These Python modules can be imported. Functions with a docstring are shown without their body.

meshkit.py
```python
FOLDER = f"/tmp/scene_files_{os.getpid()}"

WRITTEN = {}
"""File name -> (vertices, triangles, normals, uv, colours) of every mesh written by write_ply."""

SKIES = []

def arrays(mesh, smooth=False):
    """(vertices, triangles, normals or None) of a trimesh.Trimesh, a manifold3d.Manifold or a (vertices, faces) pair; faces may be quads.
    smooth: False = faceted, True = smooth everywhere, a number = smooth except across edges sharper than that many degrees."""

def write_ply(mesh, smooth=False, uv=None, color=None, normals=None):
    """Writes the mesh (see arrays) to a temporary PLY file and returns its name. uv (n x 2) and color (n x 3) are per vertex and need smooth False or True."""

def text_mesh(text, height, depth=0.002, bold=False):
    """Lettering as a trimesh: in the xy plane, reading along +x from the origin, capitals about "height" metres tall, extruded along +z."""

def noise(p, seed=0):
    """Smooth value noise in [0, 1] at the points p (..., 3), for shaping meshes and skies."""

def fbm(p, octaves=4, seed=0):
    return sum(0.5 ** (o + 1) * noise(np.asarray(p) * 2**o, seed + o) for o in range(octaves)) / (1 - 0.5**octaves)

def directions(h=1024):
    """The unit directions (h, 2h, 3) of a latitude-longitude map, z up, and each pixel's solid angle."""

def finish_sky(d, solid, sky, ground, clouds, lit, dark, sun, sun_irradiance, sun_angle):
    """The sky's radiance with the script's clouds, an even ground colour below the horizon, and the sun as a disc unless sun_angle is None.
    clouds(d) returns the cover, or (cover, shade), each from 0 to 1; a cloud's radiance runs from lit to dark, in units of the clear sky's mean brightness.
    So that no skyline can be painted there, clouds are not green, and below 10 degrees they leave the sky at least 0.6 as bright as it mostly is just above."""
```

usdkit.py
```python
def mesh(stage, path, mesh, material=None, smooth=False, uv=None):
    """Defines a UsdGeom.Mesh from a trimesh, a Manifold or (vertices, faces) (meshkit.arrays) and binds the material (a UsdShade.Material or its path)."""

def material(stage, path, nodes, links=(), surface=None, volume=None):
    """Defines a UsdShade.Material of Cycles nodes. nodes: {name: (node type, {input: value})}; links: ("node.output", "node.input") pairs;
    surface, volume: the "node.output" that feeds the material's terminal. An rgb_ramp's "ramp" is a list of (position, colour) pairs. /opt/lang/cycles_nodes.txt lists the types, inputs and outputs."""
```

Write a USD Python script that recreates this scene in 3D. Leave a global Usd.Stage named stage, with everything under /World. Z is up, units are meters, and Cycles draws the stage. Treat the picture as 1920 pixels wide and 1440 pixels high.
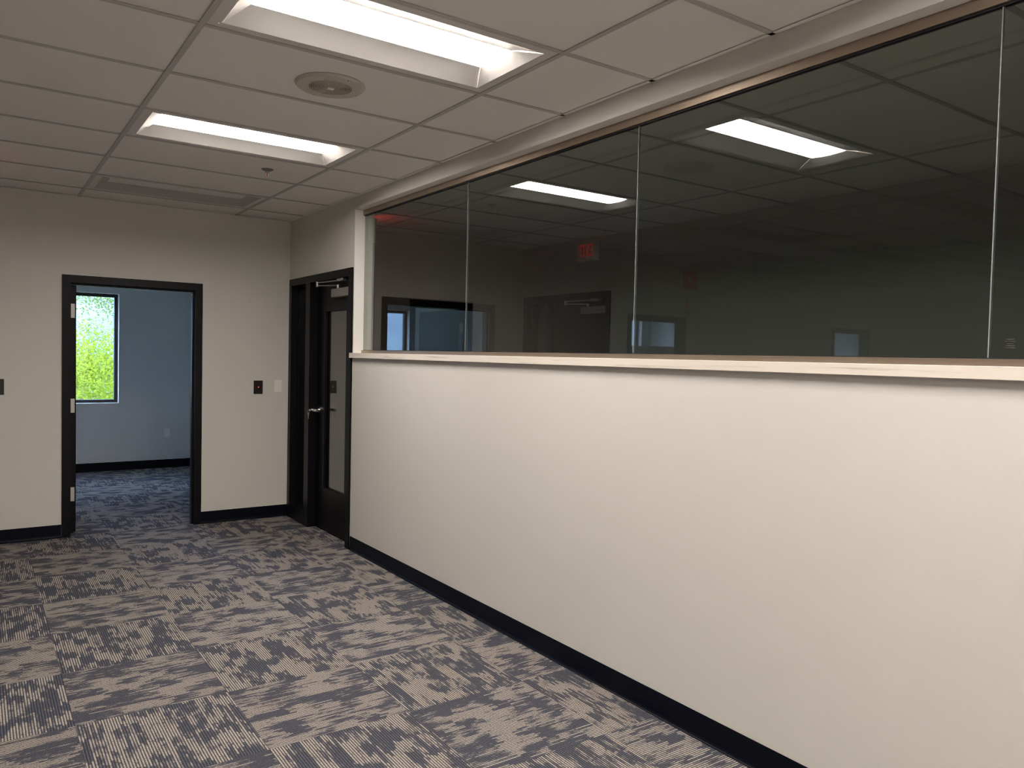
import math, random
import numpy as np, trimesh, usdkit, meshkit
from shapely.geometry import Polygon, box as sbox
from pxr import Usd, UsdGeom, UsdLux, UsdShade, Gf, Sdf

rng = random.Random(7)
nrng = np.random.default_rng(7)
stage = Usd.Stage.CreateInMemory()
UsdGeom.SetStageUpAxis(stage, 'Z'); UsdGeom.SetStageMetersPerUnit(stage, 1.0)
UsdGeom.Xform.Define(stage, '/World'); UsdGeom.Scope.Define(stage, '/World/Looks')

# ------------------------------------------------------------------ camera
CX, CZ, YAW, PITCH, ROLL, FPX = -2.4038, 1.5226, 0.6084, -0.0348, 0.0224, 1452.23
EXPOSURE = 2.0
fw = np.array([math.sin(YAW)*math.cos(PITCH), math.cos(YAW)*math.cos(PITCH), math.sin(PITCH)])
rt = np.array([math.cos(YAW), -math.sin(YAW), 0.0]); up = np.cross(rt, fw)
c_, s_ = math.cos(ROLL), math.sin(ROLL)
rt2, up2 = c_*rt + s_*up, -s_*rt + c_*up
cam = UsdGeom.Camera.Define(stage, '/World/Camera')
cam.CreateHorizontalApertureAttr(36.0); cam.CreateVerticalApertureAttr(27.0)
cam.CreateFocalLengthAttr(FPX*36.0/1920.0); cam.CreateClippingRangeAttr(Gf.Vec2f(0.05, 5000))
cam.CreateExposureAttr(EXPOSURE)
cam.AddTransformOp().Set(Gf.Matrix4d(*rt2, 0, *up2, 0, *(-fw), 0, CX, 0.0, CZ, 1))

# ------------------------------------------------------------------ sky, sun
SKY_STRENGTH, SUN = 1.08, 1.75
sky_mat = usdkit.material(stage, '/World/Looks/sky', {
    'tc': ('texture_coordinate', {}),
    'sky': ('sky_texture', {'sky_type': 'hosek_wilkie', 'sun_direction': (0.35, -0.55, 0.75), 'turbidity': 2.6, 'ground_albedo': 0.3}),
    'map': ('mapping', {'scale': (1.0, 1.0, 3.0)}),
    'no': ('noise_texture', {'scale': 3.2, 'detail': 6.0, 'roughness': 0.55}),
    'rp': ('rgb_ramp', {'ramp': [(0.0, (0, 0, 0)), (0.47, (0, 0, 0)), (0.68, (1, 1, 1)), (1.0, (1, 1, 1))]}),
    'mx': ('mix', {'color2': (7.0, 7.3, 7.6)}),
    'wb': ('vector_math', {'math_type': 'multiply', 'vector2': (0.68, 0.89, 1.36)}),
    'bg': ('background_shader', {'strength': SKY_STRENGTH})},
    [('tc.generated', 'map.vector'), ('map.vector', 'no.vector'), ('no.fac', 'rp.fac'), ('rp.color', 'mx.fac'), ('sky.color', 'mx.color1'), ('mx.color', 'wb.vector1'), ('wb.vector', 'bg.color')], surface='bg.background')
dome = UsdLux.DomeLight.Define(stage, '/World/SkyDome')
dome.CreateIntensityAttr(1.0)
UsdShade.MaterialBindingAPI.Apply(dome.GetPrim()).Bind(sky_mat)
sun = UsdLux.DistantLight.Define(stage, '/World/Sun')
sun.CreateIntensityAttr(SUN); sun.CreateAngleAttr(0.53); sun.CreateColorAttr(Gf.Vec3f(1.0, 0.94, 0.84))
# light travels along -z of the prim: sun stands in the south-east, 48 degrees high
sd = np.array([0.35, -0.55, 0.75]); sd /= np.linalg.norm(sd)
zx = sd; xx = np.cross([0, 0, 1.0], zx); xx /= np.linalg.norm(xx); yy_ = np.cross(zx, xx)
sun.AddTransformOp().Set(Gf.Matrix4d(*xx, 0, *yy_, 0, *zx, 0, 0, 0, 0, 1))
LAMP = 13.0            # emission of the lit ceiling lenses
LAMP_COLOR = (1.0, 0.92, 0.845)

# ------------------------------------------------------------------ helpers
names = {}
def numbered(path):
    k = names.get(path, -1) + 1; names[path] = k
    return path if k == 0 else '%s_%03d' % (path, k)

def tag(p, label=None, cat=None, group=None, kind=None):
    p = p.GetPrim() if hasattr(p, 'GetPrim') else p
    for k, v in (('label', label), ('category', cat), ('group', group), ('kind', kind)):
        if v: p.SetCustomDataByKey(k, v)
    return p

def thing(name, label, cat=None, loc=(0, 0, 0), rotz=0, group=None, kind=None, parent='/World'):
    x = UsdGeom.Xform.Define(stage, numbered(parent + '/' + name))
    if any(loc): x.AddTranslateOp().Set(Gf.Vec3d(*map(float, loc)))
    if rotz: x.AddRotateZOp().Set(float(rotz))
    return tag(x, label, cat, group, kind)

def obj(name, mesh, mat, parent=None, label=None, smooth=False, kind=None, cat=None):
    base = str(parent.GetPath()) if parent is not None else '/World'
    m = usdkit.mesh(stage, numbered(base + '/' + name), mesh, MAT[mat], smooth)
    return tag(m, label, cat, None, kind)

def dup(src, label, loc, rotz=0, group=None, cat=None):
    was = src.GetCustomData()
    base = str(src.GetPath())
    if base[-4] == '_' and base[-3:].isdigit(): base = base[:-4]
    x = UsdGeom.Xform.Define(stage, numbered(base))
    p = x.GetPrim(); p.GetReferences().AddInternalReference(src.GetPath())
    x.ClearXformOpOrder(); x.AddTranslateOp().Set(Gf.Vec3d(*map(float, loc)))
    if rotz: x.AddRotateZOp().Set(float(rotz))
    p.SetInstanceable(True)
    return tag(p, label, cat or was.get('category'), group or was.get('group'))

def cat_(*ms): return trimesh.util.concatenate([m for m in ms])
def bx(x0, x1, y0, y1, z0, z1):
    m = trimesh.creation.box((abs(x1-x0), abs(y1-y0), abs(z1-z0)))
    m.apply_translation(((x0+x1)/2, (y0+y1)/2, (z0+z1)/2)); return m
def cbx(x0, x1, y0, y1, z0, z1, c=0.002):
    """box with chamfered edges"""
    p = []
    for sx in (0, 1):
        for sy in (0, 1):
            for sz in (0, 1):
                X, Y, Z = (x0, x1)[sx], (y0, y1)[sy], (z0, z1)[sz]
                dx, dy, dz = (c, -c)[sx], (c, -c)[sy], (c, -c)[sz]
                p += [(X, Y+dy, Z+dz), (X+dx, Y, Z+dz), (X+dx, Y+dy, Z)]
    return trimesh.convex.convex_hull(np.array(p))
def lathe(profile, n=48, axis='z'):
    m = trimesh.creation.revolve(np.array(profile, float), sections=n)
    if axis == 'x': m.apply_transform(trimesh.transformations.rotation_matrix(math.pi/2, (0, 1, 0)))
    if axis == 'y': m.apply_transform(trimesh.transformations.rotation_matrix(-math.pi/2, (1, 0, 0)))
    return m
def moved(m, x=0, y=0, z=0):
    m = m.copy(); m.apply_translation((x, y, z)); return m
def cyl(p, q, r, n=16):
    return trimesh.creation.cylinder(radius=r, segment=[p, q], sections=n)
def prism_y(poly, y0, y1):
    """polygon in x,z pushed from y0 to y1"""
    m = trimesh.creation.extrude_polygon(poly, y1-y0, engine='earcut')
    m.apply_transform(np.array([[1, 0, 0, 0], [0, 0, -1, y1], [0, 1, 0, 0], [0, 0, 0, 1.0]])); return m
def prism_x(poly, x0, x1):
    """polygon in y,z pushed from x0 to x1"""
    m = trimesh.creation.extrude_polygon(poly, x1-x0, engine='earcut')
    m.apply_transform(np.array([[0, 0, 1, x0], [1, 0, 0, 0], [0, 1, 0, 0], [0, 0, 0, 1.0]])); return m
def holed(a0, a1, z0, z1, holes):
    p = sbox(a0, z0, a1, z1)
    for h in holes: p = p.difference(sbox(h[0], h[2], h[1], h[3]))
    return p
def sweep(path, r, n=10):
    return cat_(*[cyl(path[i], path[i+1], r, n) for i in range(len(path)-1)],
                *[moved(trimesh.creation.icosphere(1, r), *q) for q in path])

class Graph:
    def __init__(s): s.nodes, s.links = {}, []
    def n(s, kind, **kw):
        nm = 'n%d' % len(s.nodes); vals = {}
        s.nodes[nm] = (kind, vals)
        for k, v in kw.items():
            if isinstance(v, str) and v[:1] == '@': s.links.append((v[1:], nm+'.'+k))
            else: vals[k] = v
        return nm
    def m(s, t, a, b=0.0, c=0.0, clamp=False):
        return '@' + s.n('math', math_type=t, value1=a, value2=b, value3=c, use_clamp=clamp) + '.value'
    def done(s, name, surface): return usdkit.material(stage, '/World/Looks/'+name, s.nodes, s.links, surface=surface)

MAT = {}
def plain(name, color, rough=0.5, metal=0.0, emit=None, strength=0.0, bump=None, spec=0.5, var=0.0, coat=0.0):
    g = Graph(); kw = dict(base_color=color, roughness=rough, metallic=metal, specular_ior_level=spec, coat_weight=coat)
    if emit: kw.update(emission_color=emit, emission_strength=strength)
    if bump or var:
        ge = g.n('geometry')
        if bump:
            no = g.n('noise_texture', vector='@%s.position' % ge, scale=bump[0], detail=3.0)
            bu = g.n('bump', height='@%s.fac' % no, strength=bump[1], distance=bump[2]); kw['normal'] = '@%s.normal' % bu
        if var:
            n2 = g.n('noise_texture', vector='@%s.position' % ge, scale=1.1, detail=2.0)
            mr = g.n('map_range', value='@%s.fac' % n2, from_min=0.3, from_max=0.7, to_min=1-var, to_max=1+var)
            mx = g.n('vector_math', math_type='scale', vector1=color, scale='@%s.result' % mr)
            kw['base_color'] = '@%s.vector' % mx
    p = g.n('principled_bsdf', **kw)
    MAT[name] = g.done(name, p+'.BSDF')

plain('wall_paint', (0.70, 0.675, 0.625), 0.55, bump=(260, 0.12, 0.002), spec=0.35)
plain('wall_paint_office', (0.70, 0.69, 0.67), 0.6, spec=0.3)
plain('trim_paint', (0.90, 0.88, 0.835), 0.4)
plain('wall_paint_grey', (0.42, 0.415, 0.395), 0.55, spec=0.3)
plain('tile_board', (0.86, 0.83, 0.79), 0.85, bump=(420, 0.25, 0.002), spec=0.2)
plain('tee_metal', (0.52, 0.495, 0.47), 0.45)
plain('fixture_white', (0.72, 0.69, 0.65), 0.4)
plain('reflector_pan', (0.52, 0.50, 0.475), 0.6)
plain('lens_lit', (0.9, 0.9, 0.88), 0.4, emit=LAMP_COLOR, strength=LAMP)
plain('lens_off', (0.86, 0.84, 0.81), 0.35)
plain('black_frame', (0.0046, 0.0042, 0.0062), 0.40, spec=0.18)
plain('black_door', (0.0036, 0.0034, 0.0042), 0.42, spec=0.18)
plain('navy_rubber', (0.0010, 0.0022, 0.0075), 0.45, spec=0.16)
plain('bronze', (0.42, 0.335, 0.26), 0.32, metal=0.85)
plain('bronze_dark', (0.035, 0.03, 0.03), 0.35, metal=0.3)
plain('gasket', (0.006, 0.006, 0.006), 0.6)
plain('chrome', (0.75, 0.72, 0.69), 0.18, metal=1.0)
plain('steel', (0.55, 0.53, 0.50), 0.35, metal=1.0)
plain('closer_grey', (0.22, 0.205, 0.19), 0.5)
plain('hinge_metal', (0.60, 0.57, 0.53), 0.45, metal=0.35)
plain('white_plastic', (0.93, 0.90, 0.84), 0.3)
plain('black_plastic', (0.006, 0.006, 0.005), 0.3)
plain('slot_dark', (0.02, 0.02, 0.02), 0.6)
plain('led_red', (0.3, 0.02, 0.02), 0.4, emit=(1.0, 0.06, 0.05), strength=1.0)
plain('exit_red', (0.5, 0.02, 0.02), 0.4, emit=(1.0, 0.035, 0.03), strength=0.16)
plain('exit_red_strong', (0.5, 0.02, 0.02), 0.4, emit=(1.0, 0.03, 0.03), strength=1.5)
plain('sign_white', (0.78, 0.74, 0.66), 0.4)
plain('sign_red', (0.80, 0.012, 0.018), 0.3)
plain('speaker_cream', (0.56, 0.51, 0.425), 0.45)
plain('speaker_dark', (0.06, 0.053, 0.043), 0.6)
plain('ink', (0.02, 0.02, 0.02), 0.6)
plain('concrete', (0.4, 0.4, 0.39), 0.9)
plain('cabinet_face', (0.60, 0.58, 0.55), 0.5)
plain('bark', (0.10, 0.075, 0.055), 0.9)
plain('seal', (0.30, 0.31, 0.33), 0.06, spec=1.0, coat=0.6)

def glass(name, tint):
    g = Graph(); ge = g.n('geometry'); fr = g.n('fresnel', IOR=1.52)
    front = g.m('subtract', 1.0, '@%s.backfacing' % ge)
    r2 = g.m('divide', g.m('multiply', '@%s.fac' % fr, 2.0), g.m('add', '@%s.fac' % fr, 1.0))
    fac = g.m('multiply', r2, front, clamp=True)
    tr = g.n('transparent_bsdf', color=tint); gl = g.n('glossy_bsdf', color=(1, 1, 1), roughness=0.0)
    mx = g.n('mix_closure', fac=fac, closure1='@%s.BSDF' % tr, closure2='@%s.BSDF' % gl)
    MAT[name] = g.done(name, mx+'.closure')
glass('clear_glass', (0.79, 0.825, 0.80))
glass('window_glass', (0.95, 0.965, 0.96))

def wood():
    g = Graph(); ge = g.n('geometry')
    mp = g.n('mapping', vector='@%s.position' % ge, scale=(60.0, 2.2, 60.0))
    no = g.n('noise_texture', vector='@%s.vector' % mp, scale=1.0, detail=5.0, roughness=0.6)
    rp = g.n('rgb_ramp', fac='@%s.fac' % no, ramp=[(0.0, (0.40, 0.33, 0.28)), (0.30, (0.60, 0.52, 0.45)), (0.42, (0.78, 0.71, 0.63)), (1.0, (0.85, 0.775, 0.695))])
    p = g.n('principled_bsdf', base_color='@%s.color' % rp, roughness=0.4)
    MAT['whitewashed_wood'] = g.done('whitewashed_wood', p+'.BSDF')
wood()

def carpet(name, along):
    """loop-pile carpet tile: navy ground, sand yarn rows that run along x or y"""
    g = Graph(); ge = g.n('geometry'); sx = g.n('separate_xyz', vector='@%s.position' % ge)
    u, v = ('@%s.x' % sx, '@%s.y' % sx) if along == 'x' else ('@%s.y' % sx, '@%s.x' % sx)
    PITCH_ = 0.0103
    row = g.m('divide', v, PITCH_); irow = g.m('floor', row)
    wn = g.n('white_noise_texture', dimensions='1D', w=irow)
    jit = g.m('multiply_add', '@%s.value' % wn, 0.05, u)
    # blocks
    vb = g.m('floor', g.m('divide', v, 0.0618))
    shift = g.n('white_noise_texture', dimensions='1D', w=vb)
    ub = g.m('floor', g.m('add', g.m('divide', jit, 0.098), g.m('multiply', '@%s.value' % shift, 5.0)))
    bc = g.n('combine_xyz', x=ub, y=vb, z=3.0 if along == 'x' else 9.0)
    bl = g.n('white_noise_texture', dimensions='3D', vector='@%s.vector' % bc)
    nc = g.n('combine_xyz', x=g.m('multiply', jit, 11.0), y=g.m('multiply', v, 11.0), z=1.7 if along == 'x' else 6.1)
    no = g.n('noise_texture', vector='@%s.vector' % nc, scale=1.0, detail=2.0)
    seg = g.n('combine_xyz', x=g.m('floor', g.m('divide', jit, 0.17)), y=irow, z=2.0)
    streak = g.n('white_noise_texture', dimensions='3D', vector='@%s.vector' % seg)
    val = g.m('add', g.m('multiply', '@%s.value' % bl, 0.40), '@%s.fac' % no)
    val = g.m('add', val, g.m('multiply_add', '@%s.value' % streak, 0.24, -0.11))
    light = '@%s.result' % g.n('map_range', range_type='smoothstep', value=val, from_min=0.60, from_max=0.84, to_min=0.0, to_max=1.0, clamp=True)
    # yarn rows
    fr = g.m('fraction', row)
    tri = g.m('subtract', 1.0, g.m('absolute', g.m('multiply_add', fr, 2.0, -1.0)))
    stripe = '@%s.result' % g.n('map_range', range_type='smoothstep', value=tri, from_min=0.34, from_max=0.62, to_min=0.0, to_max=1.0, clamp=True)
    sp = g.n('noise_texture', vector='@%s.position' % ge, scale=170.0, detail=2.0, roughness=0.7)
    spk = '@%s.result' % g.n('map_range', value='@%s.fac' % sp, from_min=0.32, from_max=0.68, to_min=0.20, to_max=1.70)
    amt = g.m('add', g.m('multiply', light, stripe), g.m('multiply', g.m('subtract', 1.0, light), g.m('multiply', stripe, 0.17)))
    amt = g.m('add', amt, g.m('multiply', light, 0.13))
    amt = g.m('multiply', amt, spk, clamp=True)
    mx = g.n('mix', fac=amt, color1=(0.037, 0.044, 0.069), color2=(0.465, 0.41, 0.35))
    hg = g.m('add', tri, g.m('multiply', '@%s.fac' % sp, 0.8))
    bu = g.n('bump', height=hg, strength=0.55, distance=0.0025)
    p = g.n('principled_bsdf', base_color='@%s.color' % mx, roughness=0.95, specular_ior_level=0.15, normal='@%s.normal' % bu)
    MAT[name] = g.done(name, p+'.BSDF')
carpet('carpet_rows_y', 'y'); carpet('carpet_rows_x', 'x')

def leafy(name, c1, c2):
    g = Graph(); ge = g.n('geometry')
    rp = g.n('rgb_ramp', fac='@%s.random_per_island' % ge, ramp=[(0.0, c1), (1.0, c2)])
    d = g.n('diffuse_bsdf', color='@%s.color' % rp); t = g.n('translucent_bsdf', color='@%s.color' % rp)
    mx = g.n('mix_closure', fac=0.45, closure1='@%s.BSDF' % d, closure2='@%s.BSDF' % t)
    MAT[name] = g.done(name, mx+'.closure')
leafy('leaf_yellow', (0.30, 0.36, 0.035), (0.56, 0.57, 0.06))
leafy('leaf_green', (0.20, 0.28, 0.06), (0.46, 0.50, 0.14))
def terrain(name, c1, c2, scale):
    g = Graph(); ge = g.n('geometry')
    no = g.n('noise_texture', vector='@%s.position' % ge, scale=scale, detail=6.0)
    rp = g.n('rgb_ramp', fac='@%s.fac' % no, ramp=[(0.35, c1), (0.65, c2)])
    p = g.n('principled_bsdf', base_color='@%s.color' % rp, roughness=0.95, specular_ior_level=0.1)
    MAT[name] = g.done(name, p+'.BSDF')
terrain('lawn', (0.10, 0.14, 0.07), (0.20, 0.23, 0.13), 0.6)
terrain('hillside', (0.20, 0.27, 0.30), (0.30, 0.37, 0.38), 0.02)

# ------------------------------------------------------------------ measures
T = 0.6096
D = 7.08; H = 2.724; XM = -0.4912; Y0 = 2.438
XL, YF = -13.0, -4.0                # left and front walls of the open room
WT = 0.145                          # thickness of the partition
XR = 2.65                           # far side of the dark room
YB = 10.70                          # window wall of the offices
TOP = 3.2
SILL = 1.488; HEADZ = 2.625; JY = 5.60; GX = 0.08
S = 'structure'

# ------------------------------------------------------------------ walls
def wall(name, poly, axis, a0, a1, label, mat='wall_paint'):
    return obj(name, (prism_y if axis == 'y' else prism_x)(poly, a0, a1), mat, None, label, kind=S)

DOORS = {'one': (-1.825, -0.768, 2.096), 'two': (-5.127, -4.089, 2.09), 'three': (-9.45, -8.41, 2.09), 'four': (1.237, 2.27, 2.085)}
wall('wall_back', holed(XL, WT/2, 0, TOP, [(a+.01, b-.01, -1, t-.01) for a, b, t in list(DOORS.values())[:3]]), 'y', D, D+.12,
     'greige painted end wall with the open black doorway')
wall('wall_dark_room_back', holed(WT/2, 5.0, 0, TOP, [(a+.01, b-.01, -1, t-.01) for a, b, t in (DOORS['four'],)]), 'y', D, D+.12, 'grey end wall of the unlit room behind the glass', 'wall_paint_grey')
wall('wall_right', holed(YF, D, 0, TOP, [(-1.0, JY, SILL, HEADZ), (5.66, 7.0, -1, 2.15)]), 'x', 0.0, WT,
     'greige partition wall with long glazed band above the ledge')
wall('wall_left', holed(YF, D, 0, TOP, []), 'x', XL-.12, XL, 'distant greige wall at the unlit end of the open room')
wall('wall_front', holed(XL, XR, 0, TOP, []), 'y', YF-.12, YF, 'greige wall behind the camera')
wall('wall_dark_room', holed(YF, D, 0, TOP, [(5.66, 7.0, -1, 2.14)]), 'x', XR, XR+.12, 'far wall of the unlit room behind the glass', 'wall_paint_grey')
# offices behind the end wall
OFF_L = -3.15
WIN1 = (-2.95, -0.91, 0.838, 2.196); WIN2 = (-7.87, -3.7, 0.5, 2.5); WIN4 = (0.45, 2.9, 0.6, 2.4); WIN3 = (-12.6, -8.5, 0.4, 2.5)
wall('wall_office_window', holed(XL, 5.0, 0, TOP, [WIN1, WIN2, WIN3, WIN4]), 'y', YB, YB+.22, 'window wall of the office seen through the doorway', 'wall_paint_office')
wall('wall_office_right', holed(D+.12, YB, 0, TOP, []), 'x', 0.16, 0.28, 'right side wall of the office beyond the doorway', 'wall_paint_office')
wall('wall_office_left', holed(D+.12, YB, 0, TOP, []), 'x', OFF_L-.12, OFF_L, 'left side wall of the office beyond the doorway', 'wall_paint_office')
wall('wall_store_left', holed(D+.12, YB, 0, TOP, []), 'x', -8.20, -8.08, 'side wall of the cabinet room', 'wall_paint_office')
wall('wall_outer_left', holed(D+.12, YB, 0, TOP, []), 'x', XL-.12, XL, 'outer side wall of the last office', 'wall_paint_office')
wall('wall_outer_right', holed(D+.12, YB, 0, TOP, []), 'x', 5.0, 5.12, 'outer side wall of the office behind the dark room', 'wall_paint_office')
wall('wall_corridor', holed(YF, D, 0, TOP, []), 'x', 5.0, 5.12, 'far wall of the unlit corridor past the dark room')
wall('wall_corridor_end', holed(XR+.12, 5.0, 0, TOP, []), 'y', YF-.12, YF, 'end wall of the unlit corridor')
obj('roof_slab', bx(XL-.12, 5.12, YF-.12, YB+.22, TOP, TOP+.2), 'concrete', None, 'roof slab over the whole floor', kind=S)

# ------------------------------------------------------------------ floor with carpet tiles
floor = thing('floor', 'patterned navy and sand carpet tile floor laid quarter turn', kind=S)
obj('floor_slab', bx(XL, 5.0, YF, YB, -.25, -.006), 'concrete', floor)
PX, PY, FX, FY = 0.5945, 0.598, -2.068, 3.503
rest = {'carpet_rows_y': [], 'carpet_rows_x': []}
def carpet_cell(x0, x1, y0, y1, mat, own):
    m = bx(x0+.0004, x1-.0004, y0+.0004, y1-.0004, -.006, 0.0)
    if own: obj('carpet_tile', m, mat, floor)
    else: rest[mat].append(m)
zones = [(XL, 0.0, YF, D, lambda x, y: x > -3.4 and y > 1.0), (WT, 5.0, YF, D, lambda x, y: False), (0.0, WT, 5.66, 7.0, lambda x, y: True), (XL, 5.0, D, YB, lambda x, y: -2.2 < x < 0.16)]
for zx0, zx1, zy0, zy1, own in zones:
    for i in range(int((zx0-FX)/PX)-2, int((zx1-FX)/PX)+2):
        for j in range(int((zy0-FY)/PY)-2, int((zy1-FY)/PY)+2):
            x0, x1, y0, y1 = max(FX+i*PX, zx0), min(FX+(i+1)*PX, zx1), max(FY+j*PY, zy0), min(FY+(j+1)*PY, zy1)
            if x1-x0 < .004 or y1-y0 < .004: continue
            carpet_cell(x0, x1, y0, y1, 'carpet_rows_y' if (i+j) % 2 else 'carpet_rows_x', own((x0+x1)/2+.2, (y0+y1)/2))
for k, v in rest.items():
    obj('carpet_tiles_beyond', cat_(*v), k, floor, kind='stuff')

# ------------------------------------------------------------------ ceiling: grid of tees and lay-in boards
ceiling = thing('ceiling', 'suspended ceiling of white lay-in boards in a painted tee grid', kind=S)
LIT = [(0, 2.438), (0, 4.267), (0, 0.61), (0, -1.219), (0, -3.048), (1, -1.219), (2, -1.219), (1, -3.048)]
OFFL = [(0, 6.096), (1, 0.61)] + [(c, y) for c in (1, 2, 3) for y in (2.438, 4.267, 6.096)] 
fix_cells = {(round(XM-2*T-4*T*c, 2), round(y, 2)) for c, y in LIT+OFFL}
VENT = (round(XM-2*T*4+0, 2), 4.267)
far_tiles, far_tees = [], []
def tile(x0, x1, y0, y1, own):
    g = 0.004; a = rng.uniform(0.0006, 0.0022)
    m = bx(x0+g, x1-g, y0+g, y1-g, H+a, H+a+.015)
    (obj('ceiling_tile', m, 'tile_board', ceiling) if own else far_tiles.append(m))
def tee(x0, x1, y0, y1, own, name):
    m = cbx(x0, x1, y0, y1, H-.0035, H+.0003, .0008)
    (obj(name, m, 'tee_metal', ceiling) if own else far_tees.append(m))
ys = [Y0+T*k for k in range(-11, 8)]; ys = [YF]+[y for y in ys if y > YF+.02]+[D]
xs = [0.0, XM]
while xs[-1]-2*T > XL: xs.append(xs[-1]-2*T)
xs.append(XL)
for a in range(len(xs)-1):
    x1, x0 = xs[a], xs[a+1]
    near = x0 > -5.4
    if a > 0: tee(x1-.012, x1+.012, YF, D, near, 'main_tee')
    for b in range(len(ys)-1):
        y0, y1 = ys[b], ys[b+1]
        own = near and y0 > 1.1
        if b > 0: tee(x0+.012 if a < len(xs)-2 else x0, x1-.012 if a > 0 else x1, y0-.012, y0+.012, own, 'cross_tee')
        if (round(x0, 2), round(y0, 2)) in fix_cells: continue
        tile(x0, x1, y0, y1, own)
# wall angles
obj('wall_angle', cat_(bx(-.022, -.0002, YF, D-.0005, H-.0035, H-.0020), bx(-.0022, -.0002, YF, D-.0005, H-.002, H+.02)), 'trim_paint', ceiling)
obj('wall_angle', cat_(bx(XL, -.022, D-.022, D-.0002, H-.0035, H-.0020)), 'trim_paint', ceiling)
# ceiling of the dark room and of the offices
txs = [WT, WT+.63, WT+.63+2*T, XR]
for b in range(len(ys)-1): tile(XR+.12, 5.0, ys[b], ys[b+1], False)
for a in range(3):
    x0, x1 = txs[a], txs[a+1]
    if a: tee(x0-.012, x0+.012, YF, D, True, 'main_tee')
    for b in range(len(ys)-1):
        own = ys[b] > 1.1
        if b: tee(x0+.012, x1-.012, ys[b]-.012, ys[b]+.012, own, 'cross_tee')
        tile(x0, x1, ys[b], ys[b+1], own)
oxs = np.arange(XL, 5.01, 1.2192); oys = [D+.12+.6096*k for k in range(6)]+[YB]
for a in range(len(oxs)-1):
    for b in range(len(oys)-1):
        if oys[b+1]-oys[b] > .03: tile(oxs[a], oxs[a+1], oys[b], oys[b+1], False)
obj('ceiling_tiles_beyond', cat_(*far_tiles), 'tile_board', ceiling, kind='stuff')
obj('tees_beyond', cat_(*far_tees), 'tee_metal', ceiling, kind='stuff')

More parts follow.
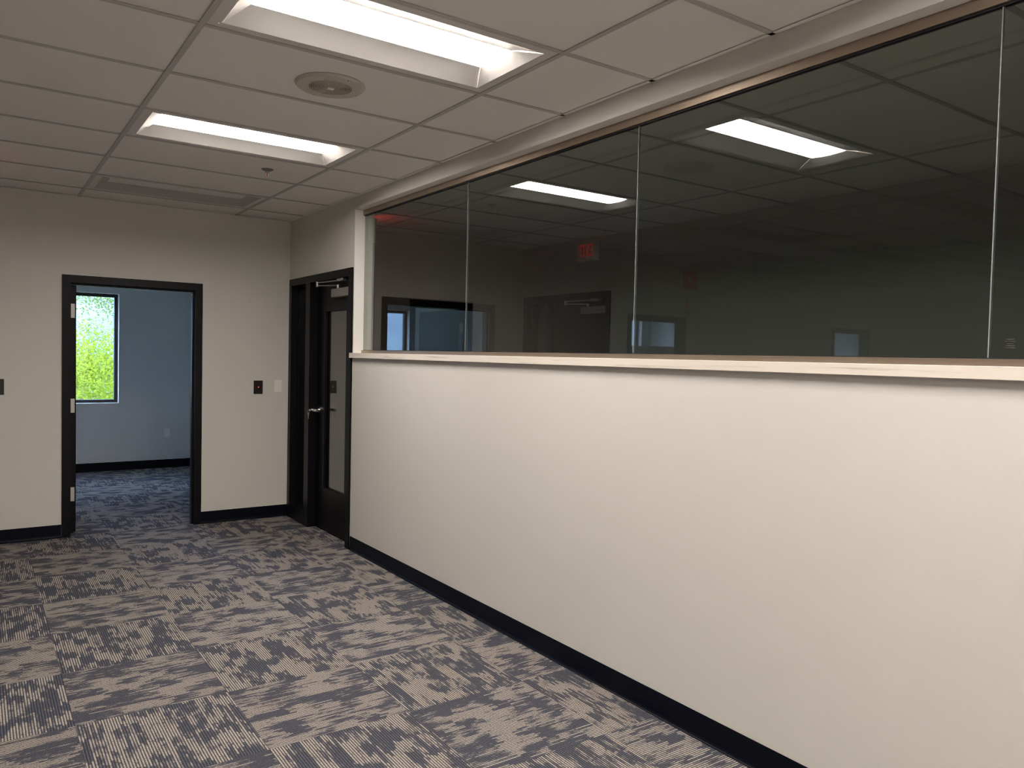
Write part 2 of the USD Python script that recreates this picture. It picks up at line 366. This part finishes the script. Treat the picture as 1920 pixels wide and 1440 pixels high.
# ------------------------------------------------------------------ recessed troffers
def troffer(label, lit, loc, group):
    t = thing('ceiling_light', label, 'ceiling light', loc, group=group)
    L, Wd = 2*T, T                       # cell 1.2192 x 0.6096, origin at its lower-left corner, z = 0 on the ceiling plane
    o, i = 0.0135, 0.057
    P = sbox(o, o, L-o, Wd-o).difference(sbox(i, i, L-i, Wd-i))
    fr = trimesh.creation.extrude_polygon(P, 0.004, engine='earcut'); fr.apply_translation((0, 0, -.0005))
    obj('frame', fr, 'fixture_white', t)
    ly0, ly1, lx0, lx1, zt = 0.192, Wd-0.192, 0.125, L-0.125, 0.037
    def curved(pa, pb, qa, qb):
        # reflector side from outer edge pa-pb (z=0.002) up to inner edge qa-qb (z=zt), curved like a pan
        n = 8; v = []; f = []
        for k in range(n+1):
            s = k/n; z = -.0006+(zt+.0006)*(1-(1-s)**1.45)
            for a, b in ((pa, qa), (pb, qb)): v.append((a[0]+(b[0]-a[0])*s, a[1]+(b[1]-a[1])*s, z))
        for k in range(n): f.append((2*k, 2*k+1, 2*k+3, 2*k+2))
        return v, f
    a, b, c, d = (i, i), (L-i, i), (L-i, Wd-i), (i, Wd-i)
    A, B, C, Dd = (lx0, ly0), (lx1, ly0), (lx1, ly1), (lx0, ly1)
    obj('reflector', curved(a, b, A, B), 'reflector_pan', t, smooth=True); obj('reflector', curved(c, d, C, Dd), 'reflector_pan', t, smooth=True)
    for p in (((b, c, B, C)), ((d, a, Dd, A))):      # flat end plates
        v = [(*p[0], -.0006), (*p[1], -.0006), (*p[3], zt), (*p[2], zt)]
        obj('end_plate', (v, [(0, 1, 2, 3)]), 'reflector_pan', t)
    # bowed lens
    n = 14; pts = []
    for k in range(n+1):
        s = k/n; ang = math.pi*s
        pts.append((ly0+(ly1-ly0)*s, zt-.007*math.sin(ang)**0.75))
    v, f = [], []
    for y, z in pts: v += [(lx0, y, z), (lx1, y, z)]
    for k in range(n): f.append((2*k, 2*k+2, 2*k+3, 2*k+1))
    lens_m = trimesh.Trimesh(np.array(v), np.vstack([[q[0], q[1], q[2]] for q in f]+[[q[0], q[2], q[3]] for q in f]), process=False)
    ends = [prism_x(Polygon(pts), lx0+.0004, lx0+.002), prism_x(Polygon(pts), lx1-.002, lx1-.0004)]
    obj('lens', cat_(lens_m, *ends), 'lens_lit' if lit else 'lens_off', t, label='glowing bowed white lens' if lit else None)
    for q in (i-.012, L-i+.006): obj('latch_clip', cbx(q, q+.006, Wd-i+.006, Wd-i+.012, -.003, .0005, .0005), 'white_plastic', t)
    obj('housing', cat_(bx(o, L-o, o, o+.002, .004, .12), bx(o, L-o, Wd-o-.002, Wd-o, .004, .12), bx(o, o+.002, o, Wd-o, .004, .12), bx(L-o-.002, L-o, o, Wd-o, .004, .12), bx(o, L-o, o, Wd-o, .12, .122)), 'fixture_white', t)
    return t
def cell(c, y): return (XM-2*T-4*T*c, y, H)
lit0 = troffer('large lit recessed troffer nearest the camera, beside the round speaker', True, cell(*LIT[0]), 'lit recessed troffers')
dup(lit0, 'lit recessed troffer farther off, between the speaker and the sprinkler', cell(*LIT[1]))
ROWS = {2.438: 'third', 4.267: 'second', 6.096: 'first', 0.61: 'fourth', -1.219: 'fifth', -3.048: 'sixth'}
COLS = ('beside the partition', 'second from the partition', 'third from the partition', 'fourth from the partition')
for q in LIT[2:]: dup(lit0, 'lit recessed troffer in the column %s, %s row from the end wall' % (COLS[q[0]], ROWS[q[1]]), cell(*q))
off0 = troffer('unlit recessed troffer close to the end wall', False, cell(*OFFL[0]), 'unlit recessed troffers')
for q in OFFL[1:]:
    dup(off0, 'unlit recessed troffer in the column %s, %s row from the end wall' % (COLS[q[0]], ROWS[q[1]]), cell(*q))

# ------------------------------------------------------------------ ceiling speaker
sp = thing('ceiling_speaker', 'round cream ceiling speaker with perforated centre', 'speaker', (-1.085, 3.372, H))
R = 0.155
obj('flange', lathe([(0.094, -.0125), (0.12, -.013), (0.146, -.0115), (R-.003, -.006), (R, -.0008), (R, 0.0), (0.094, 0.0), (0.094, -.0125)], 72), 'speaker_cream', sp, smooth=35)
obj('cone', lathe([(0.0, -.004), (0.094, -.004), (0.094, -.002), (0, -.002)], 48), 'speaker_dark', sp)
g_ = []
for k in range(10):
    r0 = 0.012+k*.0083
    g_.append(lathe([(r0, -.0125), (r0+.0034, -.0125), (r0+.0034, -.010), (r0, -.010), (r0, -.0125)], 64))
for k in range(24):
    a = k*math.pi/12; b = bx(.012, .094, -.0011, .0011, -.0118, -.0102); b.apply_transform(trimesh.transformations.rotation_matrix(a, (0, 0, 1))); g_.append(b)
obj('grille', cat_(*g_), 'speaker_cream', sp)
obj('centre_badge', cbx(-.016, .016, -.012, .012, -.019, -.012, .002), 'white_plastic', sp)
for k in range(8):
    a = k*math.pi/4+.2; rr = .108 if k % 2 else .138
    obj('screw', moved(lathe([(0, -.0025), (.0025, -.002), (.0035, 0), (0, 0)], 10), rr*math.cos(a), rr*math.sin(a), -.0122), 'chrome', sp)

# ------------------------------------------------------------------ sprinkler
sk = thing('sprinkler_head', 'small chrome pendent sprinkler head below the ceiling', 'sprinkler', (-0.807, 5.172, H))
obj('escutcheon', lathe([(0.012, -.012), (0.02, -.011), (0.034, -.005), (0.040, -.0006), (0.040, 0), (0.012, 0), (.012, -.012)], 40), 'closer_grey', sk, smooth=30, label='grey cup flange')
obj('body', lathe([(0, -.024), (.009, -.024), (.012, -.018), (.012, -.006), (0, -.006)], 20), 'steel', sk, smooth=30)
obj('frame_arm', cat_(sweep([(-.011, 0, -.020), (-.0185, 0, -.030), (-.013, 0, -.042), (-.003, 0, -.052)], .0024), sweep([(.011, 0, -.020), (.0185, 0, -.030), (.013, 0, -.042), (.003, 0, -.052)], .0024)), 'hinge_metal', sk, label='bright frame arms')
obj('bulb', lathe([(0, -.050), (.003, -.046), (.003, -.026), (0, -.024)], 12), 'sign_red', sk, smooth=30, label='red glass bulb')
obj('deflector', lathe([(0, -.0560), (.012, -.0560), (.0125, -.0545), (0, -.052)], 24), 'chrome', sk)

# ------------------------------------------------------------------ glazed band of the partition
win = thing('window_1', 'long band of frameless glass panes above the partition ledge', kind=S)
ZB, ZT = 1.549, 2.588
joints = [JY-.004, 4.080, 2.602, 1.087, -0.43]
for k in range(4):
    y1, y0 = joints[k]-.0018, joints[k+1]+.0018
    obj('glass_pane', bx(GX, GX+.010, y0, y1, ZB-.012, ZT+.012), 'clear_glass', win)
    if k < 3:
        yj = joints[k+1]
        obj('joint_seal', cat_(bx(GX-.0006, GX+.0106, yj-.0017, yj+.0017, ZB, ZT)), 'seal', win, label='clear glossy silicone joint')
obj('bottom_channel', cat_(cbx(GX-.016, GX-.002, -.43, JY-.002, SILL+.039, ZB, .001), cbx(GX+.012, GX+.026, -.43, JY-.002, SILL+.039, ZB, .001)), 'bronze', win, label='tan metal channel under the glass')
obj('bottom_gasket', cat_(bx(GX-.002, GX-.0003, -.43, JY-.002, SILL+.039, ZB+.003), bx(GX+.0103, GX+.012, -.43, JY-.002, SILL+.039, ZB+.003)), 'gasket', win)
obj('top_channel', cat_(cbx(GX-.016, GX-.002, -.43, JY-.002, ZT, HEADZ-.0005, .001), cbx(GX+.012, GX+.026, -.43, JY-.002, ZT, HEADZ-.0005, .001)), 'bronze', win, label='tan metal channel above the glass')
obj('top_gasket', cat_(bx(GX-.006, GX-.0003, -.43, JY-.002, ZT-.006, ZT-.0002), bx(GX+.0103, GX+.016, -.43, JY-.002, ZT-.006, ZT-.0002)), 'gasket', win)
st = []
for k in range(5):
    w = (.022, .027, .018, .022, .028)[k]
    st.append(bx(GX-.0004, GX-.0001, 1.030-w/2-.002, 1.030+w/2-.002, 1.576+.0062*(5-k)-.001, 1.576+.0062*(5-k)+.0008))
obj('etched_stamp', cat_(*st), 'speaker_dark', win, label='tiny etched lines of a glass stamp')
ov = trimesh.creation.annulus(r_min=.004, r_max=.0055, height=.0006); ov.apply_scale((1, 3.2, 1))
obj('oval_sticker', moved(ov, GX-.025, 1.36, HEADZ-.0004), 'white_plastic', win)
# reveals of the opening and the ledge
obj('trim_2', cat_(bx(-.002, GX-.0005, JY-.0035, JY-.0003, SILL+.04, HEADZ-.0005), bx(GX+.0305, WT+.001, JY-.0035, JY-.0003, SILL+.04, HEADZ-.0005)), 'trim_paint', None, 'off-white jamb lining at the end of the glass band', kind=S)
obj('trim_1', cbx(-.030, WT+.028, -1.0, 5.612, SILL, SILL+.039, .0015), 'whitewashed_wood', None, 'whitewashed wooden ledge capping the partition under the glass', kind=S)

# ------------------------------------------------------------------ baseboards
def base_profile(h=.105):
    return [(0, 0), (.0135, 0), (.0135, .003), (.0085, .0065), (.0045, .013), (.0034, .022), (.0032, h-.002), (.0022, h), (0, h)]
def baseboard(name, runs, label):
    ms = []
    for axis, at_, sgn, a0, a1 in runs:
        p = base_profile()
        if axis == 'x':   # wall plane x=at_, runs along y
            ms.append(prism_y(Polygon([(at_+sgn*q[0], q[1]+.0004) for q in p]), a0, a1))
        else:
            ms.append(prism_x(Polygon([(at_+sgn*q[0], q[1]+.0004) for q in p]), a0, a1))
    obj(name, cat_(*ms), 'navy_rubber', None, label, kind=S)
baseboard('baseboard_right', [('x', -.0002, -1, YF, 5.605)], 'navy black rubber cove base along the partition')
baseboard('baseboard_back', [('y', D-.0002, -1, -.766, -.0005), ('y', D-.0002, -1, -4.085, -1.827), ('y', D-.0002, -1, -8.40, -5.13)], 'navy black rubber cove base along the end wall')
baseboard('baseboard_office', [('y', YB-.0002, -1, OFF_L, .16), ('x', .1598, -1, D+.12, YB-.014), ('x', OFF_L+.0002, 1, D+.12, YB-.014)], 'black cove base in the office beyond the doorway')
baseboard('baseboard_dark_room', [('y', D-.0002, -1, WT, 1.235), ('y', D-.0002, -1, 2.272, XR), ('x', XR-.0002, -1, YF, 5.6)], 'cove base of the unlit room')

# ------------------------------------------------------------------ door frames in the end wall
def frame_y(d, x0, x1, zt, y0, y1, f=.06):
    obj('jamb', prism_y(Polygon([(x0, .001), (x0+f, .001), (x0+f, zt-f), (x0, zt)]), y0, y1), 'black_frame', d)
    obj('jamb', prism_y(Polygon([(x1, .001), (x1, zt), (x1-f, zt-f), (x1-f, .001)]), y0, y1), 'black_frame', d)
    obj('head', prism_y(Polygon([(x0, zt), (x0+f, zt-f), (x1-f, zt-f), (x1, zt)]), y0, y1), 'black_frame', d)
    obj('stop', cat_(bx(x1-f-.014, x1-f, y0+.045, y0+.095, .001, zt-f), bx(x0+f, x1-f-.014, y0+.045, y0+.095, zt-f-.014, zt-f)), 'black_frame', d)

d1 = thing('door_1', 'open black framed doorway to the blue lit office', kind=S)
x0, x1, zt = DOORS['one']
frame_y(d1, x0, x1, zt, D-.015, D+.135)
lx = x0+.063
leaf = obj('door_leaf', cat_(cbx(lx, lx+.044, D+.09, D+.99, .02, zt-.075, .0015)), 'black_door', d1, label='black door leaf swung open into the office')
for zc in (1.816, 1.049, .328):
    pl = cbx(lx+.002, lx+.035, D+.0875, D+.0898, zc-.057, zc+.057, .0008)
    kn = cyl((lx-.001, D+.086, zc-.057), (lx-.001, D+.086, zc+.057), .005, 12)
    obj('hinge', cat_(pl, kn, *[moved(lathe([(0, 0), (.0035, 0), (.0035, .0015), (0, .002)], 10, 'y'), lx+.02, D+.0875-.0018, zc+o) for o in (-.04, -.013, .013, .04)]), 'hinge_metal', d1, label='satin steel hinge plate')
obj('silencer', cbx(x1-.06-.02, x1-.06-.0142, D+.028, D+.034, zt-.10, zt-.09, .001), 'white_plastic', d1)

for key, lab, n in (('two', 'black framed doorway to the cabinet room', 3), ('three', 'farthest black framed doorway to an empty office', 4), ('four', 'black framed doorway inside the unlit room', 5)):
    dd = thing('door_%d' % n, lab, kind=S)
    a, b, t = DOORS[key]; frame_y(dd, a, b, t, D-.015, D+.135, .062)

# ------------------------------------------------------------------ glazed door with sidelight in the partition (and its twin across the dark room)
def entrance(n, label, wx, sgn, twin=False):
    """frame set into a wall whose room face is x=wx; the room lies on the -sgn side. local depth e runs into the wall"""
    d = thing('door_%d' % n, label, kind=S)
    X = lambda e: wx+sgn*e
    def pr(poly, e0, e1):
        a, b = sorted((X(e0), X(e1))); return prism_x(poly, a, b)
    ya, yb, zt, f = 5.615, 7.045, 2.185, .062
    e0, e1 = -.015, .155
    F = 'black_frame'
    obj('jamb', pr(Polygon([(ya, .001), (ya+f, .001), (ya+f, zt-f), (ya, zt)]), e0, e1), F, d)
    obj('jamb', pr(Polygon([(yb, .001), (yb, zt), (yb-f, zt-f), (yb-f, .001)]), e0, e1), F, d)
    obj('head', pr(Polygon([(ya, zt), (ya+f, zt-f), (yb-f, zt-f), (yb, zt)]), e0, e1), F, d)
    m0, m1 = 6.508, 6.612
    obj('mullion', pr(sbox(m0, .001, m1, zt-f), e0, e1), F, d)
    obj('sidelight_rail', pr(sbox(m1, .001, yb-f, .105), e0+.002, e1), F, d)
    obj('glazing_bead', pr(holed(m1, yb-f, .105, zt-f, [(m1+.014, yb-f-.014, .119, zt-f-.014)]), .046, .062), F, d)
    obj('sidelight_pane', pr(sbox(m1+.001, .106, yb-f-.001, zt-f-.001), .0626, .070), 'clear_glass', d)
    obj('stop', cat_(pr(sbox(ya+f, .001, ya+f+.014, zt-f), .103, .14), pr(sbox(m0-.014, .001, m0, zt-f), .103, .14), pr(sbox(ya+f+.014, zt-f-.014, m0-.014, zt-f), .103, .14)), F, d)
    # leaf
    l0, l1, zl = ya+f+.003, m0-.003, zt-f-.003
    g0, g1, gz0, gz1 = l0+.165, 6.318, .36, 1.885
    leaf = obj('door_leaf', pr(holed(l0, l1, .012, zl, [] if twin else [(g0-.002, g1+.002, gz0-.002, gz1+.002)]), .057, .101), 'black_door', d, label='flush black door leaf' if twin else 'black door leaf with tall glass lite')
    def ring(y0, y1, z0, z1, w, ea, eb): return pr(sbox(y0, z0, y1, z1).difference(sbox(y0+w, z0+w, y1-w, z1-w)), ea, eb)
    if not twin: obj('lite_frame', cat_(ring(g0-.018, g1+.018, gz0-.018, gz1+.018, .030, .0495, .0568), ring(g0, g1, gz0, gz1, .014, .0568, .071)), F, leaf)
    if not twin: obj('lite_pane', pr(sbox(g0+.002, gz0+.002, g1-.002, gz1-.002), .075, .082), 'clear_glass', leaf)
    # lever set
    hy, hz = 6.432, 1.030
    tmp = lambda e, y, z: (X(e), y, z)
    h = [cyl(tmp(.0565, hy, hz), tmp(.045, hy, hz), .033, 32), cyl(tmp(.045, hy, hz), tmp(-.006, hy, hz), .011, 20)]
    a, b = sorted((X(-.018), X(.004)))
    h.append(cbx(a, b, hy-.115, hy+.014, hz-.011, hz+.011, .005))
    lev = obj('lever_handle', cat_(*h), 'chrome', leaf, label='chrome lever handle')
    if not twin:
        a, b = sorted((X(-.018), X(-.030)))
        key = [cyl(tmp(-.018, hy, hz), tmp(-.026, hy, hz), .007, 14), bx(X(-.040), X(-.026), hy-.001, hy+.001, hz-.008, hz+.008)]
        ringm = trimesh.creation.torus(.009, .0009, major_sections=20, minor_sections=6); ringm.apply_transform(trimesh.transformations.rotation_matrix(math.pi/2, (1, 0, 0))); key.append(moved(ringm, X(-.044), hy, hz-.014))
        key.append(moved(bx(-.008, .008, -.001, .001, -.020, 0), X(-.044), hy, hz-.022)); key.append(moved(bx(-.0035, .0035, -.001, .001, -.052, -.018), X(-.044), hy, hz-.022))
        obj('key', cat_(*key), 'steel', leaf, label='key hanging from the lock')
    # closer
    a, b = sorted((X(.0568), X(.002)))
    obj('closer_body', cbx(a, b, l0+.02, 6.075, 1.975, 2.045, .004), 'closer_grey', leaf, label='grey closer cover')
    arm = [cyl(tmp(.028, 5.99, 2.045), tmp(.028, 5.99, 2.078), .013, 18), sweep([tmp(.028, 5.99, 2.072), tmp(-.045, 6.26, 2.080)], .0065, 8),
           cyl(tmp(-.045, 6.26, 2.070), tmp(-.045, 6.26, 2.112), .012, 16), sweep([tmp(-.045, 6.26, 2.104), tmp(.01, 5.86, 2.106)], .006, 8)]
    a, b = sorted((X(-.014), X(.045))); arm.append(cbx(a, b, 5.80, 5.92, 2.098, 2.120, .003))
    obj('closer_arm', cat_(*arm), 'steel', leaf, label='folding steel closer arm')
    for zc in (1.85, 1.05, .30):
        obj('hinge', cyl(tmp(.050, l0-.001, zc-.057), tmp(.050, l0-.001, zc+.057), .006, 12), 'steel', d)
entrance(2, 'black glazed door with dark sidelight between corner and glass band', 0.0, 1)
entrance(6, 'dark door with sidelight across the unlit room', XR, 1, True)

# ------------------------------------------------------------------ plates on the end wall
def card_reader(label, loc):
    c = thing('card_reader', label, 'card reader', loc)
    obj('back_plate', cbx(-.041, .041, -.003, 0, -.061, .061, .001), 'black_plastic', c)
    obj('cover', cbx(-.037, .037, -.009, -.003, -.057, .057, .003), 'black_plastic', c)
    obj('status_light', lathe([(0, 0), (.0042, 0), (.0042, .0015), (0, .003)], 14, 'y').apply_transform(np.diag([1, -1, 1, 1.0])).apply_translation((0, -.0088, .002)), 'led_red', c, label='small red light')
    return c
cr = card_reader('black wall plate with a red light, left of the white switch', (-.279, D-.0003, 1.197))
dup(cr, 'black wall plate at the left edge of the picture', (-2.25, D-.0003, 1.207), cat='card reader')
sw = thing('light_switch', 'blank white wall plate beside the corner by the glazed door', 'wall plate', (-.099, D-.0003, 1.207))
obj('plate', cbx(-.035, .035, -.006, 0, -.057, .057, .002), 'white_plastic', sw)
obj('rocker', cbx(-.017, .017, -.009, -.006, -.034, .034, .0012), 'white_plastic', sw)
ot = thing('wall_outlet', 'white duplex outlet low on the office window wall', 'outlet', (-.352, YB-.0003, .451))
obj('plate', cbx(-.035, .035, -.005, 0, -.057, .057, .002), 'white_plastic', ot)
for zc in (-.02, .02):
    fc = obj('receptacle', cbx(-.015, .015, -.0075, -.005, zc-.014, zc+.014, .004), 'white_plastic', ot)
    obj('slot', cat_(bx(-.008, -.0055, -.0080, -.0074, zc-.004, zc+.006), bx(.0055, .008, -.0080, -.0074, zc-.003, zc+.005), moved(lathe([(0, 0), (.003, 0), (.003, .0006), (0, .0006)], 12, 'y'), 0, -.0080, zc-.008)), 'slot_dark', fc)

# ------------------------------------------------------------------ exit signs
def exit_sign(label, loc, strong, both):
    e = thing('exit_sign', label, 'exit sign', loc)
    w, h, dpt = .135, .205, .03
    obj('housing', cbx(-dpt, dpt, -w, w, -.035-h, -.03, .004), 'sign_white', e)
    obj('canopy', cbx(-.022, .022, -.05, .05, -.031, -.0045, .003), 'sign_white', e)
    tm = meshkit.text_mesh('EXIT', .115, .002, bold=True); bnd = tm.bounds
    tm.apply_scale((.215/(bnd[1][0]-bnd[0][0]), 1, 1)); tm.apply_translation(-(tm.bounds[0]+tm.bounds[1])/2)
    rotx = np.array([[0, 0, 1, 0], [1, 0, 0, 0], [0, 1, 0, 0], [0, 0, 0, 1.0]])      # reads along +y, faces +x
    for s in ((1, -1) if both else (1,)):
        m = tm.copy(); m.apply_transform(rotx)
        if s < 0: m.apply_transform(trimesh.transformations.rotation_matrix(math.pi, (0, 0, 1)))
        m.apply_translation((s*(dpt+.0008), 0, -.035-h/2+.002))
        obj('letters', m, 'exit_red_strong' if strong else 'exit_red', e, label='red letters EXIT')
    return e
exit_sign('white exit sign with red letters hung from the open room ceiling', (-2.43, 5.905, H), False, True)
exit_sign('exit sign over the door inside the unlit room, reddening its ceiling', (.43, 6.34, H), True, False)

# ------------------------------------------------------------------ fire extinguisher sign and sticker beside the cabinet room
fs = thing('fire_extinguisher_sign', 'red wedge shaped fire extinguisher sign high on the end wall', 'sign', (-5.19, D-.0003, 2.46))
wedge = Polygon([(-.13, 0), (.13, 0), (0, -.105)])
wm = trimesh.creation.extrude_polygon(wedge, .24, engine='earcut'); obj('panel', wm, 'sign_red', fs)
def on_face(s, u0, u1, z0, z1, lift=.001):
    """thin plate on a wedge face; u runs 0..1 from wall to ridge"""
    a, b = np.array([s*.13, 0.0]), np.array([0.0, -.105]); t = b-a; nrm = np.array([t[1], -t[0]])*(1 if s > 0 else -1); nrm /= np.linalg.norm(nrm)
    if nrm[1] > 0: nrm = -nrm
    P, Q = a+t*u0, a+t*u1
    pts = [(*(p+nrm*l), z) for p in (P, Q) for l in (0, lift) for z in (z0, z1)]
    return trimesh.convex.convex_hull(np.array(pts))
for s in (-1, 1):
    obj('pictogram', cat_(on_face(s, .36, .64, .075, .165), on_face(s, .42, .58, .165, .180), on_face(s, .30, .42, .172, .186), on_face(s, .12, .88, .200, .205), on_face(s, .2, .8, .055, .058)), 'sign_white', fs, label='white extinguisher pictogram')
dk = thing('extinguisher_sticker', 'white sticker with red extinguisher drawing under the red sign', 'sticker', (-5.15, D-.0003, 2.13))
obj('sheet', bx(-.06, .06, -.0006, 0, 0, .24), 'wall_paint', dk)
obj('drawing', cat_(bx(-.02, .024, -.0012, -.0006, .075, .17), bx(-.012, .016, -.0012, -.0006, .17, .19), bx(-.03, .03, -.0012, -.0006, .19, .2), bx(.026, .034, -.0012, -.0006, .10, .195)), 'sign_red', dk)
obj('text_lines', cat_(bx(-.055, .055, -.0012, -.0006, .022, .034), bx(-.055, -.02, -.0012, -.0006, .046, .056), bx(-.055, .055, -.0012, -.0006, .006, .009)), 'ink', dk)

# ------------------------------------------------------------------ air vent in the dark part
vt = thing('air_vent', 'square ceiling air vent in the dark left part of the open room', 'air vent', (-5.06, 4.572, H))
for k in range(4):
    r0, r1 = .29-.07*k, .265-.07*k
    P = sbox(-r0, -r0, r0, r0).difference(sbox(-r1, -r1, r1, r1)); m = trimesh.creation.extrude_polygon(P, .012, engine='earcut')
    obj('louvre', moved(m, z=-.016-.004*k), 'fixture_white', vt)
obj('plate', bx(-.27, .27, -.27, .27, -.0045, -.0037), 'slot_dark', vt)

# ------------------------------------------------------------------ office windows
def window(n, label, w):
    wd = thing('window_%d' % n, label, kind=S)
    x0, x1, z0, z1 = w; y0, y1 = YB+.10, YB+.16
    f = .042
    obj('frame_rail', bx(x0+.001, x1-.001, y0, y1, z0+.001, z0+f), 'bronze_dark', wd); obj('frame_rail', bx(x0+.001, x1-.001, y0, y1, z1-f, z1-.001), 'bronze_dark', wd)
    obj('frame_stile', bx(x0+.001, x0+f, y0, y1, z0+f, z1-f), 'bronze_dark', wd); obj('frame_stile', bx(x1-f, x1-.001, y0, y1, z0+f, z1-f), 'bronze_dark', wd)
    obj('glass_pane', bx(x0+f-.005, x1-f+.005, y0+.026, y0+.034, z0+f-.005, z1-f+.005), 'window_glass', wd)
    lin = [bx(x0+.0004, x0+.004, YB-.001, y0-.001, z0+.004, z1-.004), bx(x1-.004, x1-.0004, YB-.001, y0-.001, z0+.004, z1-.004), bx(x0, x1, YB-.001, y0-.001, z0+.0004, z0+.004), bx(x0, x1, YB-.001, y0-.001, z1-.004, z1-.0004)]
    obj('reveal_lining', cat_(*lin), 'trim_paint', wd)
window(2, 'tall dark framed office window with trees outside', WIN1)
window(3, 'dark framed window of the cabinet room', WIN2)
window(4, 'dark framed window of the farthest office', WIN3)
window(5, 'dark framed window of the office behind the unlit room', WIN4)

# ------------------------------------------------------------------ cabinets in the cabinet room
for k in range(4):
    xr = -7.71+.44*(k+1)
    c = thing('storage_cabinet', 'pale grey tall storage cabinet, number %s from the left of its row' % ('one', 'two', 'three', 'four')[k], 'cabinet', (xr-.44, 9.5, 0), group='storage cabinets')
    obj('body', bx(.001, .439, .02, .5, .001, 1.76), 'cabinet_face', c)
    dr = obj('door', cbx(.003, .437, 0, .019, .06, 1.757, .002), 'cabinet_face', c)
    hx = .035 if k % 2 == 0 else .40
    obj('handle', sweep([(hx, -.0005, 1.56), (hx, -.03, 1.56), (hx, -.03, 1.40), (hx, -.0005, 1.40)], .005, 8), 'black_plastic', dr, label='black bow handle')

# ------------------------------------------------------------------ outside: lawn, hill and trees
obj('lawn', bx(-120, 120, YB+.3, 260, -4.2, -3.9), 'lawn', None, 'grass ground outside the office window', kind=S)
nx, ny = 60, 24
gx, gy = np.meshgrid(np.linspace(-500, 500, nx), np.linspace(200, 420, ny), indexing='ij')
hh = -4+95*np.clip((gy-200)/180, 0, 1)**1.2*(.55+.6*meshkit.fbm(np.stack([gx/160, gy/160, gx*0], -1), 4, 3))*np.clip(1.0-(gx-40)/700, .5, 1.1)
vv = np.stack([gx, gy, hh], -1).reshape(-1, 3); ii, jj = np.meshgrid(np.arange(nx-1), np.arange(ny-1), indexing='ij')
ff = np.stack([ii*ny+jj, (ii+1)*ny+jj, (ii+1)*ny+jj+1, ii*ny+jj+1], -1).reshape(-1, 4)
obj('hill', (vv, ff), 'hillside', None, 'hazy blue wooded hill beyond the trees', smooth=True, kind=S)

def tree(name, label, cat, loc, height, rad, leaf_mat, n, size, seed):
    t = thing(name, label, cat, loc)
    r = np.random.default_rng(seed)
    tr = [cyl((0, 0, 0), (0.05, .02, height*.45), .17, 10), cyl((0.05, .02, height*.45), (0, 0, height*.85), .08, 8)]
    obj('trunk', cat_(*tr), 'bark', t)
    br, cent = [], []
    for k in range(46):
        a = r.uniform(0, 2*math.pi); z0 = height*r.uniform(.22, .8); up_ = r.uniform(.1, .55)
        ln = rad*math.sqrt(max(.08, 1-((z0/height-.5)/.55)**2))*r.uniform(.55, 1.0)
        e = np.array([math.cos(a)*ln, math.sin(a)*ln, min(z0+up_*ln, height*.99)])
        br.append(cyl((0, 0, z0), tuple(e), .006, 5))
        for s in np.linspace(.35, 1.0, 6): cent.append(np.array([0, 0, z0])*(1-s)+e*s)
    obj('branches', cat_(*br), 'bark', t, kind='stuff')
    cent = np.array(cent); ci = r.integers(0, len(cent), n)
    p = cent[ci]+r.normal(0, 1, (n, 3))*np.array([.34, .34, .26])
    p = p[(p[:, 2] > height*.12)]; n = len(p)
    d1_ = r.normal(0, 1, (n, 3)); d1_ /= np.linalg.norm(d1_, axis=1, keepdims=True)
    d2_ = np.cross(d1_, r.normal(0, 1, (n, 3))); d2_ /= np.linalg.norm(d2_, axis=1, keepdims=True)
    sz = size*r.uniform(.7, 1.3, (n, 1))
    V = np.stack([p-d1_*sz, p+d2_*sz*.5, p+d1_*sz, p-d2_*sz*.5], 1).reshape(-1, 3)
    Fc = (np.arange(n)[:, None]*4+np.array([0, 1, 2, 3])).astype(int)
    obj('foliage', (V, Fc), leaf_mat, t, kind='stuff')
tree('leafy_tree', 'bright yellow green leafy tree close outside the office window', 'tree', (-1.0, 19.5, -3.9), 6.3, 2.9, 'leaf_yellow', 42000, .036, 11)
tree('leafy_tree', 'paler green leafy tree standing behind the yellow green one', 'tree', (2.6, 27.5, -3.9), 8.9, 3.8, 'leaf_green', 22000, .042, 12)
tree('leafy_tree', 'distant green tree left of the office window view', 'tree', (-9.0, 34.0, -3.9), 6.0, 3.2, 'leaf_green', 9000, .10, 13)
